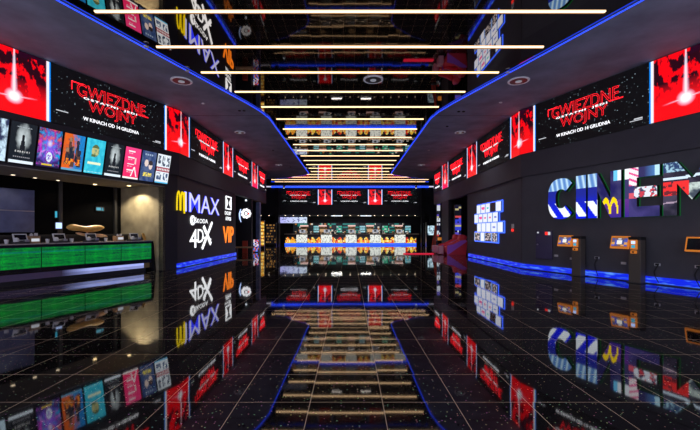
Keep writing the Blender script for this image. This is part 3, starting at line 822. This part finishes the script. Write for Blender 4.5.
for z, xs_, tw, kinds in rows:
    for j, (x, kd) in enumerate(zip(xs_, kinds)):
        w = xs_[j+1]-x-.02 if j+1 < len(xs_) else .62
        b = MB().box(x, x+w, -.06, -.01, z, z+.42).build('tile', M['black'], r)
        fnn = (lambda u, v: (.01, .01, .015)) if kd == 'k' else tile_fn(7+j, True) if kd == 'd' else tile_fn(kd)
        picture('tile_face', w-.01, .41, 14, 10, fnn, b, M['paint_hi'], y=-.062, x0=x+.005, z0=z+.005)
mb = MB()
for z, xs_, tw, kinds in rows: mb.box(xs_[0]-.07, xs_[-1]+.69, -.025, -.002, z-.05, z+.47)
mb.build('backlight', M['blue_led_pale'], r)

# ------------------------------------------------------------------ service counter in the left niche
CU = Vector((-.3746, -.927)); cB = Vector(wp(-1, .86, -.38)); cang = math.atan2(.927, .3746)     # local x from near to far
cnt = thing('service_counter', 'long black service counter with glowing green front panels', 'counter', (cB.x, cB.y, 0), cang)
CL = 6.9
def cpos(u, d=0.0):                           # u metres from the far end along the counter front, d back from the front
    return (cB.x+CU.x*u-.927*d, cB.y+CU.y*u+.3746*d)
MB().box(-CL, 0.0, .0, .60, .30, .43).build('base', M['blackgloss'], cnt)
MB().box(-CL, .04, -.02, .62, .99, 1.06).build('rim', M['blackgloss'], cnt)
MB().box(-CL, .04, .02, .66, 1.06, 1.085).build('worktop', M['countertop'], cnt)
MB().box(-CL, .0, .03, .60, .43, .99).build('body', M['black'], cnt)
MB().slab([(.01, .0), (.19, .0), (.09, 1.0), (.01, 1.0)], .02, .5).build('end_support', M['blackgloss'], cnt)
def green_fn(u, v):
    g = .26+.20*fb(u*.4, v*3, 5, 50)+.12*(1 if int(v*9) % 3 == 0 else 0)+.14*max(0, 1-abs(u-.27)/.09)+.14*max(0, 1-abs(u-.70)/.09)
    b = .02
    if .72 < v < .80: b = .12
    g = g*.62*(.75+.5*fb(u*6, v*2, 9, 51)); return (.0, max(.02, g), b*.5+.01)
for i in range(6):
    picture('green_panel', 1.13, .545, 46, 22, green_fn, cnt, M['paint'], y=.0, x0=-.01-1.15*(i+1), z0=.435)
def kick_fn(u, v):
    s = max(0, min(1, (u-.58)/.12)); b = .15+.12*fb(u*14, v*.6, 2, 60)
    e = (.016+.03*b, .014, .035)
    l = (.30+.3*b, .36+.3*b, .85)
    if u > .965: return (.03, .02, .01)
    return mix(e, l, s if v > .45 else s*.6)
picture('kick_light', CL, .18, 120, 6, kick_fn, cnt, M['paint'], y=.12, x0=-CL, z0=.12)
MB().box(-CL, -.15, .13, .5, 0, .30).build('plinth', M['black'], cnt)

def at_counter(name, label, cat, u, d=.3, rz=0, group=None):
    x, y = cpos(u, d); return thing(name, label, cat, (x, y, 1.085), cang+rz, group)
def xr(px): r_ = (350-px)/375; return (cB.y*r_+cB.x)/(.3746+.927*r_)
# cash registers
regs = []
def make_register(u, label):
    r = at_counter('cash_register', label, 'cash register', u, .16, 0, 'cash registers on the service counter')
    MB().box(-.17, .17, -.1, .16, 0, .05).build('base', M['darkgrey'], r, bevel=.006)
    m = MB().box(-.16, .16, -.015, .015, 0, .20).build('monitor', M['white'], r, bevel=.006); m.location = (.02, .02, .07); m.rotation_euler = (radians(-20), 0, 0)
    MB().box(-.13, .13, -.019, -.015, .03, .17).build('screen', M['blackgloss'], m)
    MB().lathe([(.055, .05), (.065, .09), (.05, .14), (.02, .16)], cx=-.12, cy=-.06, n=14).build('customer_display', M['white'], r)
    MB().box(.05, .15, -.12, -.02, .05, .11).build('card_reader', M['steel'], r, bevel=.004)
    return r
r0 = make_register(xr(63), 'white cash register on the counter left of the carved loaf sculpture')
for px, lb in ((20, 'white cash register at the outer end of the green counter'), (91, 'white cash register in front of the carved sculpture'), (134, 'white cash register against the beige wall at the inner end')):
    x, y = cpos(xr(px+4), .16); copy_thing(r0, (x, y, 1.085), cang, lb)
def make_carton(u, label, h=.28):
    r = at_counter('straw_dispenser', label, 'dispenser', u, .32, .1, 'brown dispensers on the service counter')
    MB().box(-.13, .13, -.1, .1, 0, h*.72).build('box', M['brown'], r, bevel=.006)
    mb = MB()
    for k in range(6): mb.box(-.11+.038*k, -.085+.038*k, -.07+.02*(k % 3), -.045+.02*(k % 3), h*.72, h*(.9+.1*(k % 2)))
    mb.build('contents', M['white'], r)
    MB().box(-.10, .10, -.104, -.1, .05, .13).build('front_label', M['txt_dim'], r)
make_carton(xr(40), 'brown box dispenser between the two leftmost cash registers')
make_carton(xr(125), 'brown box dispenser in front of the beige wall', .24)
r = at_counter('menu_stand', 'small golden menu holder at the inner end of the counter', 'menu holder', xr(152), .35, .5)
o = MB().box(-.09, .09, -.01, .01, 0, .26).build('card', M['gold_wood'], r); o.rotation_euler = (radians(-15), 0, 0)
o = MB().box(-.09, .09, 0, .012, 0, .24).build('back_leg', M['black'], r); o.location = (0, .11, 0); o.rotation_euler = (radians(15), 0, 0)
for px, lb in ((8, 'small white cup beside the outermost cash register'), (49, 'small white cup left of the sculpture'), (73, 'small white cup right of a cash register'), (107, 'small white cup right of the sculpture')):
    r = at_counter('paper_cup', lb, 'cup', xr(px+3), .2)
    MB().lathe([(.035, 0), (.05, .1)], n=14).build('cup', M['white'], r)
    MB().lathe([(.053, .1), (.05, .115)], n=14).build('lid', M['steel'], r)
# carved loaves
def loaf(name, label, u, z, L_, hh, dd, mat, amp, seed, bend=0):
    x, y = cpos(u, .46)
    mb = MB(); n, m = 28, 14
    for i in range(n+1):
        f = i/n; s = max(.05, (1-abs(2*f-1)**4.0))**.5
        cz = amp*sin(f*pi*2.2+seed)+bend*(f-.5)
        sz = hh/2*s*(1+.15*sin(f*9+seed)); sy = dd/2*s
        for k in range(m):
            a = 2*pi*k/m; mb.v.append((-L_/2+L_*f, sy*cos(a), cz+sz*sin(a)))
    for i in range(n):
        for k in range(m):
            mb.f.append([i*m+k, i*m+(k+1) % m, (i+1)*m+(k+1) % m, (i+1)*m+k]); mb.c.append((0, 0, 0))
    mb.f.append(list(range(m))[::-1]); mb.f.append([n*m+k for k in range(m)]); mb.c += [(0, 0, 0)]*2
    return x, y, mb
x, y, mb = loaf('', '', xr(97), 0, 1.12, .20, .26, None, .025, 1.0)
sc = thing('carved_sculpture', 'golden wavy carved wood sculpture stacked in two long pieces on the counter', 'sculpture', (x, y, 1.085), cang)
o = mb.build('upper_piece', M['gold_wood'], sc, smooth=True); o.location = (-.03, 0, .42)
x2, y2, mb = loaf('', '', xr(103), 0, .98, .10, .24, None, .02, 2.2, bend=-.12)
o = mb.build('lower_piece', M['tan_wood'], sc, smooth=True); o.location = (.16, 0, .20)
MB().lathe([(.10, 0), (.08, .03), (.03, .06), (.03, .34), (.06, .36)], n=14).build('stand', M['tan_wood'], sc)

# back of the niche
def nb(name, label, cat, t, z, off=-2.22):
    x, y = wp(-1, t, off); return thing(name, label, cat, (x, y, z), cang)
def tn(px):                                    # t on the niche back plane for a picture column
    r_ = (350-px)/375; return (14.28*r_-8.73)/(.3746+.927*r_)+.66
r = nb('wall_cladding', 'dull blue grey wall panels behind the outer end of the counter', 'panel', (tn(33)+TE)/2, 1.38)
w = (TE-tn(33))
for z in (0, .66): MB().box(-w/2, w/2, -.05, 0, z, z+.63).build('panel', M['bluepanel'], r, bevel=.006)
MB().box(-w/2, w/2, -.045, 0, .63, .66).build('joint_rail', M['steel'], r)
r = nb('back_shelf', 'long black work shelf behind the counter', 'shelf', 4.2, 0, -2.0)
MB().box(-3.5, 3.5, -.25, .22, 1.25, 1.30).build('board', M['darkgrey'], r)
MB().box(-3.5, 3.5, -.2, .22, 0, 1.25).build('carcass', M['black'], r)
r = nb('order_monitor', 'small blue white lit monitor on the shelf behind the counter', 'monitor', tn(52), 1.30, -1.9)
MB().box(-.10, .10, 0, .03, .18, .40).build('casing', M['black'], r)
MB().box(-.09, .09, -.004, 0, .20, .385).build('screen', M['screenblue'], r)
MB().box(-.03, .03, 0, .03, 0, .18).build('stand', M['black'], r)
r = nb('status_light', 'narrow blue light above the small lit monitor', 'light', tn(55.3), 1.86)
MB().box(-.03, .03, -.02, 0, 0, .2).build('lens', M['cyan'], r); MB().box(-.035, .035, -.012, .0, -.02, .22).build('casing', M['black'], r)
r = nb('emergency_sign', 'small dim cyan sign high on the black wall behind the counter', 'sign', tn(99), 2.13)
MB().box(-.16, .16, -.03, 0, 0, .16).build('casing', M['black'], r)
mb = MB().box(-.13, .04, -.034, -.03, .03, .13).box(.06, .13, -.034, -.03, .03, .06).box(.08, .11, -.034, -.03, .06, .13); mb.build('lit_face', M['cyan'], r)
for tt, lb in ((tn(59), 'thin dark door post beside the small lit monitor'), (tn(114), 'thin dark door post left of the beige wall')):
    r = nb('door_post', lb, 'post', tt, 0); MB().box(-.05, .05, -.08, 0, 1.31, 3.04).build('post', M['darkgrey'], r)
# niche downlights: real lamps
def niche_lamp(px, yv, label, on, r_=.07, power=0, cone=90, aim=None):
    y = min(1.63*375/(231-yv), 13.2); x = (px-350)/375*y
    t_ = thing('niche_downlight', label, 'downlight', (x, y, 3.05), 0)
    MB().lathe([(r_, 0), (r_, -.012), (r_*.8, -.014)], n=20).build('rim', M['steel'], t_)
    MB().lathe([(r_*.7, -.010), (r_*.7, -.018)], n=16).build('lamp', M['warm_lamp'] if on else M['small_lamp'], t_)
    if power:
        ld = bpy.data.lights.new('lamp_light', 'SPOT'); ld.energy = power; ld.color = (1, .78, .5); ld.spot_size = radians(cone); ld.spot_blend = .6; ld.shadow_soft_size = .05
        lo = bpy.data.objects.new('lamp_light', ld); COL.objects.link(lo); lo.parent = t_; lo.location = (0, 0, -.04)
        if aim: lo.rotation_euler = (Vector(aim)-Vector((x, y, 3.0))).to_track_quat('-Z', 'Y').to_euler()
niche_lamp(13, 174.5, 'dim recessed downlight at the outer end of the niche ceiling', False, power=10)
niche_lamp(35, 177.5, 'recessed downlight above the blue grey panels', False)
niche_lamp(58, 180, 'dim recessed downlight between the panels and the sculpture', False, power=10)
niche_lamp(95, 184, 'bright recessed downlight above the carved sculpture', True, .08, power=300, cone=50, aim=(-8.35, 12.0, 1.5))
ra = wp(-1, 1.16, -1.15)
t_ = thing('niche_downlight', 'recessed spotlight washing the beige wall beside the counter', 'downlight', (ra[0], ra[1], 3.05), 0)
MB().lathe([(.09, 0), (.09, -.012), (.07, -.014)], n=20).build('rim', M['steel'], t_)
MB().lathe([(.06, -.010), (.06, -.018)], n=16).build('lamp', M['warm_lamp'], t_)
ld = bpy.data.lights.new('lamp_light', 'SPOT'); ld.energy = 140; ld.color = (1, .84, .6); ld.spot_size = radians(135); ld.spot_blend = .35; ld.shadow_soft_size = .04
lo = bpy.data.objects.new('lamp_light', ld); COL.objects.link(lo); lo.parent = t_; lo.location = (0, 0, -.04)

# ------------------------------------------------------------------ concession stand at the back
M['bar_top'] = pri('pale_bar_top', (.8, .68, .55), .4)
st = thing('concession_counter', 'long snack counter with popcorn pictures and blue light line across the back', 'counter', (0, 38.0, 0))
MB().box(-6.6, 6.95, 0, .7, 0, 1.08).build('carcass', M['black'], st)
MB().box(-6.65, 7.0, -.08, .75, 1.08, 1.14).build('worktop', M['bar_top'], st)
MB().box(-6.6, 6.7, -.10, -.01, .03, .17).build('light_line', emi('blue_counter_line', (.02, .08, 1.0), 2.6), st)
cases_x = [-4.86, -2.38, .12, 2.58, 5.05]
def pop_fn(seed):
    def f(u, v):
        n = noise.cell(Vector((u*13+seed*7, v*4, 1))); n2 = noise.cell(Vector((u*13+seed*7, v*4, 9)))
        hgt = .35+.65*abs(sin(u*7+seed))
        if v > hgt: return (.01, .01, .012)
        return [(.95, .65, .05), (.9, .08, .02), (.95, .35, .03), (.98, .85, .3), (.5, .02, .02), (.9, .5, .05)][int(abs(n)*6) % 6]
    return f
edges = [-6.55]+[c for x in cases_x for c in (x-.56, x+.56)]+[6.7]
for i in range(0, len(edges), 2):
    a, b = edges[i], edges[i+1]
    picture('popcorn_picture', b-a, .60, 14, 6, pop_fn(i), st, M['paint_hi'], y=-.012, x0=a, z0=.20)
PL = ['leftmost', 'second from the left', 'middle', 'second from the right', 'rightmost']
def spk(seed):
    def f(u, v):
        n = noise.noise(Vector((u*9+seed, v*7, 2)))
        return mix((.85, .88, .8), (.10, .12, .14), max(0, n+.05)*1.5)
    return f
def menu_fn(u, v):
    n = fb(u*3, v, 4, 70)
    if abs((u*3) % 1) < .03: return (.1, .1, .2)
    if n > .22: return (.15, .15, .35)
    return mix((.45, .45, .95), (.7, .85, .95), u+.3*n)
r = thing('back_bar', 'dim shelf wall of green and teal lit goods behind the snack counter', 'shelf', (0, 41.6, 0))
MB().box(-6.4, 6.6, 0, .5, 0, 2.35).build('carcass', M['black'], r)
def bar_fn(u, v):
    n = noise.cell(Vector((u*70, v*6, 4))); n2 = noise.cell(Vector((u*24, v*3, 7)))
    if int(v*6) % 2 == 0 and v > .12 and n2 < .25: return (.006, .008, .01)
    if n2 < -.2 or .45 < n2 < .55: return (.01, .16, .14)
    if n > .72: return (.55, .5, .42)
    if n > .58: return (.35, .14, .03)
    if n > .5: return (.02, .35, .2)
    return (.008, .012, .014)
picture('lit_goods', 12.8, 1.05, 130, 12, bar_fn, r, M['paint'], y=-.01, x0=-6.3, z0=1.22)
for i, x in enumerate(cases_x):
    r = thing('snack_case', 'white lit snack display case in the snack counter front, %s' % PL[i], 'display case', (x, 37.97, 0), 0, 'lit snack cases in the snack counter')
    MB().box(-.56, .56, -.12, .0, .19, 1.05).build('case', M['black'], r)
    picture('lit_front', 1.10, .82, 16, 12, spk(i*5.0), r, M['paint_hi'], y=-.123, z0=.22)
    # popcorn machine
    r = thing('popcorn_machine', 'warm lit popcorn machine with pale top on the snack counter, %s' % PL[i], 'popcorn machine', (x+(-.55 if i % 2 else .0)+.1*i*.3, 39.6, 0), 0, 'popcorn machines behind the snack counter')
    MB().box(-.4, .4, 0, .6, 0, 1.25).build('cart', M['darkgrey'], r)
    MB().box(-.38, .38, 0, .5, 1.25, 1.9).build('cabinet', M['brown'], r)
    MB().box(-.30, .30, -.01, 0, 1.30, 1.62).build('lit_window', emi('popcorn_glow', (1.0, .62, .3), .55), r)
    MB().box(-.40, .40, -.06, .5, 1.9, 2.04).build('canopy', emi('canopy_glow', (1.0, .62, .55), 1.0), r)
    # till
    r = thing('till', 'white till with dark screen on the snack counter, %s' % PL[i], 'cash register', (x, 38.3, 1.14), 0, 'tills on the snack counter')
    MB().box(-.22, .22, -.1, .2, 0, .12).build('base', M['white'], r)
    o = MB().box(-.30, .30, -.02, .02, .10, .42).build('monitor', emi('till_glow', (.8, .85, 1.0), .5), r)
    MB().box(-.12, .12, -.025, -.02, .2, .38).build('screen', M['black'], o)
    MB().lathe([(.10, 0), (.10, .3), (.04, .34)], cx=.38, cy=0, n=10).build('printer', M['white'], r)
    # cooler with coloured light
    cc = [(0.25, .75, .8), (.0, .55, .35), (.3, .8, .9), (0., .65, .3), (.2, .7, .8)][i]
    r = thing('drinks_cooler', '%s lit drinks cooler behind the snack counter, %s' % (['cyan', 'green', 'cyan', 'green', 'pale blue'][i], PL[i]), 'cooler', (x+1.22, 40.6, 0), 0, 'drinks coolers behind the snack counter')
    MB().box(-.36, .36, 0, .5, 0, 2.25).build('cabinet', M['black'], r)
    picture('lit_door', .6, .85, 8, 10, (lambda c: lambda u, v: mix(c, (.9, .95, 1), max(0, noise.cell(Vector((u*5, v*5, c[0]*9))))) if int(v*10) % 3 else (.02, .05, .06))(cc), r, M['paint_lo'], y=-.012, z0=1.2)
    # cup stacks
    for q, dx in enumerate((-.66, .84)):
        if x+dx > 6.7: continue
        r = thing('cup_stack', '%s stack of cups beside the %s till on the snack counter' % (['brown', 'white'][q], PL[i]), 'cups', (x+dx, 38.25, 1.14), 0, 'cup stacks on the snack counter')
        MB().lathe([(.09, 0), (.11, .22+.05*q), (.08, .24+.05*q)], n=10).build('cups', [M['brown'], M['white'], M['orange']][q], r)
r = thing('menu_lightbox', 'pale lit menu board hanging at the left end of the snack counter', 'menu board', (-5.85, 38.2, 2.2))
MB().box(-1.5, 1.5, 0, .08, 0, .66).build('casing', M['black'], r)
picture('lit_menu', 2.94, .60, 48, 12, menu_fn, r, M['paint_hi'], y=-.004, z0=.03)
for dx in (-1.3, 1.3):
    MB().box(dx-.02, dx+.02, .02, .06, .66, .8).build('hanger', M['steel'], r)
for i in range(22):
    x = -9+.82*i
    o = MB().lathe([(.05, 3.0), (.05, 2.96)], cx=x, cy=37.9, n=8).build('small_downlight', M['small_lamp'])
    tag(o, 'tiny warm spotlight in the row over the snack counter', 'downlight', 'tiny spotlights over the snack counter')
    if i in (4, 7, 10, 13, 16, 18):
        ld = bpy.data.lights.new('lamp_light', 'SPOT'); ld.energy = 70; ld.color = (1, .88, .72); ld.spot_size = radians(120); ld.spot_blend = .5; ld.shadow_soft_size = .03
        lo = bpy.data.objects.new('lamp_light', ld); COL.objects.link(lo); lo.parent = o; lo.location = (x, 37.8, 2.94)
for x, w_ in ((-1.35, 'left'), (1.62, 'right')):
    lp = tag(MB().box(x-.55, x+.55, 38.0, 38.3, 2.93, 2.99).build('light_panel', M['cool_lamp']), 'flat pale light panel over the snack counter, %s of two' % w_, 'ceiling light')
    ld = bpy.data.lights.new('panel_light', 'AREA'); ld.shape = 'RECTANGLE'; ld.size = 1.0; ld.size_y = .25; ld.energy = 14; ld.color = (1, .93, .85)
    lo = bpy.data.objects.new('panel_light', ld); COL.objects.link(lo); lo.parent = lp; lo.location = (x, 38.15, 2.92)
# shop to the left of the stand
r = thing('popcorn_tower', 'tall yellow lit column of snack pictures beside the left shop column', 'lightbox', (-7.05, 30, 0))
MB().box(-.2, .2, 0, .15, 0, 2.3).build('casing', M['black'], r)
picture('lit_front', .36, 2.0, 4, 22, lambda u, v: [(1, .75, .25), (1, .4, .03), (.9, .6, .1)][int(abs(noise.cell(Vector((u*4, v*22, 5))))*3) % 3] if int(v*22) % 3 else (.25, .08, .01), r, M['paint_hi'], y=-.01, z0=.22)
r = thing('snack_shelf', 'dim shelf rack of warm coloured packets in the left shop', 'shelf', (-7.6, 36, 0))
MB().box(-.5, .5, 0, .4, 0, 2.2).build('carcass', M['black'], r)
picture('packets', .9, 1.9, 12, 14, lambda u, v: (.25, .12, .03) if int(v*14) % 2 and noise.cell(Vector((u*12, v*14, 3))) > .1 else (.006, .005, .006), r, M['paint'], y=-.01, z0=.15)
r = thing('bench_ledge', 'pale wooden bench ledge below the swirl emblem', 'bench', (-6.9, 23.4, 0))
MB().box(-.25, .9, -.15, .15, .36, .44).build('seat_board', M['tan_wood'], r)
MB().box(-.2, -.12, -.12, .12, 0, .36).build('leg', M['black'], r); MB().box(.75, .83, -.12, .12, 0, .36).build('leg', M['black'], r)
r = thing('promo_stand', 'small blue white and red stand at the left shop opening', 'stand', (-6.35, 24.9, 0))
r.location = (-6.25, 25.0, 0)
MB().box(-.18, .18, -.05, .1, 0, .9).build('body', M['black'], r)
picture('poster', .34, .8, 5, 10, lambda u, v: [(.1, .2, .8), (.8, .8, .9), (.7, .1, .05), (.02, .02, .05)][int(abs(noise.cell(Vector((u*5, v*10, 7))))*4) % 4], r, M['paint'], y=-.055, z0=.05)
tag(MB().box(-6.95, -6.65, 24.2, 24.4, 0.0, .78).build('red_bin', M['red_flag']), 'small red orange bin against the black wall beside the ledge', 'bin')
tag(MB().box(-6.86, -6.76, 24.52, 24.6, 3.38, 3.48).build('wall_lamp', M['cool_lamp']), 'tiny white lamp high above the swirl emblem', 'lamp')

# ------------------------------------------------------------------ right lobby corner
tag(MB().box(3.3, 5.15, 23.0, 23.3, 0, .05).build('red_floor_strip', emi('red_strip_glow', (.9, .01, .05), .7)), 'long red strip with added glow on the floor leading to the red recliners', 'floor strip')  # mat-like red strip, its brightness put in as emission
def make_chair(loc, label):
    r = thing('recliner_chair', label, 'armchair', loc, 0, 'red recliners at the end of the right wall')
    side = [(-.60, 0), (.55, 0), (.64, .84), (.50, .92), (.22, .88), (-.22, .66), (-.60, .58)]
    for s, y0 in (('arm', -.44), ('arm', .34)):
        a = MB().slab(side, y0, y0+.10).build('arm_panel', M['red_leather'], r, bevel=.02)
        if y0 < 0: MB().slab([(-.58, .03), (-.50, .03), (.60, .80), (.49, .89), (.23, .85), (-.21, .63), (-.58, .55)], y0-.006, y0).build('inlay', M['purple_side'], a)
    MB().box(-.68, .30, -.33, .33, .12, .48).build('seat', M['red_leather'], r, bevel=.05, smooth=True)
    b = MB().box(-.12, .14, -.33, .33, 0, .78).build('backrest', M['red_leather'], r, bevel=.06, smooth=True); b.location = (.34, 0, .40); b.rotation_euler = (0, radians(14), 0)
    h = MB().box(-.26, .08, -.30, .30, .42, .80).build('headrest', M['red_leather'], b, bevel=.08, smooth=True)
    f = MB().box(-1.05, -.74, -.28, .28, .05, .52).build('footrest', M['pink'], r, bevel=.04, smooth=True)
    return r
c0 = make_chair((6.35, 22.7, 0), 'red recliner with purple side panel, nearest at the end of the wall')
copy_thing(c0, (6.30, 23.75, 0), 0, 'red recliner half hidden behind the nearest red recliner')
r = thing('feather_flag', 'leaning red orange flag beside the red recliners', 'flag', (6.02, 26.9, 0))
MB().lathe([(.22, 0), (.22, .03), (.03, .05), (.025, 1.2)], n=12).build('base', M['black'], r)
MB().slab([(-.22, .1), (.12, .1), (.20, 1.75), (.10, 1.85)], -.012, .012).build('cloth', M['red_flag'], r)
def tower_fn(seed):
    def f(u, v):
        if seed == 8 and .66 < v < .86: return (.01, .01, .02)
        j = int(v*13); n = abs(noise.cell(Vector((seed, j*1.0+.5, 2))))
        if noise.cell(Vector((u*3+seed, v*20, 6))) > .6: return (.01, .01, .05)
        c = [(.05, .08, .9), (.85, .9, 1.0), (.9, .1, .1), (.02, .02, .04), (.7, .6, .3), (.15, .1, .7)][int(n*6) % 6]
        return c if .08 < u < .92 else (.02, .02, .05)
    return f
for x, y, w, z0, z1, lb, sd in ((7.08, 30, .26, 1.0, 3.62, 'narrow column of stacked lit screens seen left of the black pillar', 3), (7.55, 26.2, .42, .95, 3.25, 'narrow column of stacked lit screens above the red recliners', 8)):
    r = thing('screen_tower', lb, 'display', (x, y, 0))
    MB().box(-w/2-.03, w/2+.03, 0, .2, 0, z1+.05).build('casing', M['black'], r)
    picture('lit_front', w, z1-z0, 5, 18, tower_fn(sd), r, M['paint_lo'], y=-.01, z0=z0)
r = thing('lobby_machine', 'black lobby machine with pale blue lit display left of the flag', 'machine', (7.32, 33.9, 0))
MB().box(-.40, .40, 0, .6, 0, 2.2).build('cabinet', M['black'], r, bevel=.02)
picture('lit_display', .6, .85, 10, 12, lambda u, v: mix((.55, .75, .85), (.05, .1, .15), fb(u, v, 5, 33)*2+.35), r, M['paint'], y=-.012, z0=1.05)
r = thing('hall_table', 'low dark table with small colourful packs behind the recliners', 'table', (6.9, 27.5, 0))
MB().box(-.6, .4, -.3, .3, .68, .74).build('tabletop', M['darkgrey'], r)
for a, b in ((-.55, -.25), (-.55, .2), (.3, -.25), (.3, .2)): MB().box(a, a+.05, b, b+.05, 0, .68).build('leg', M['black'], r)
tag(MB().box(6.45, 6.75, 27.35, 27.6, .74, .95).build('snack_pack', M['orange']), 'small orange pack on the low table behind the recliners', 'pack')
tag(MB().box(6.85, 7.1, 27.35, 27.6, .74, .90).build('snack_pack', M['white']), 'small white pack on the low table behind the recliners', 'pack')
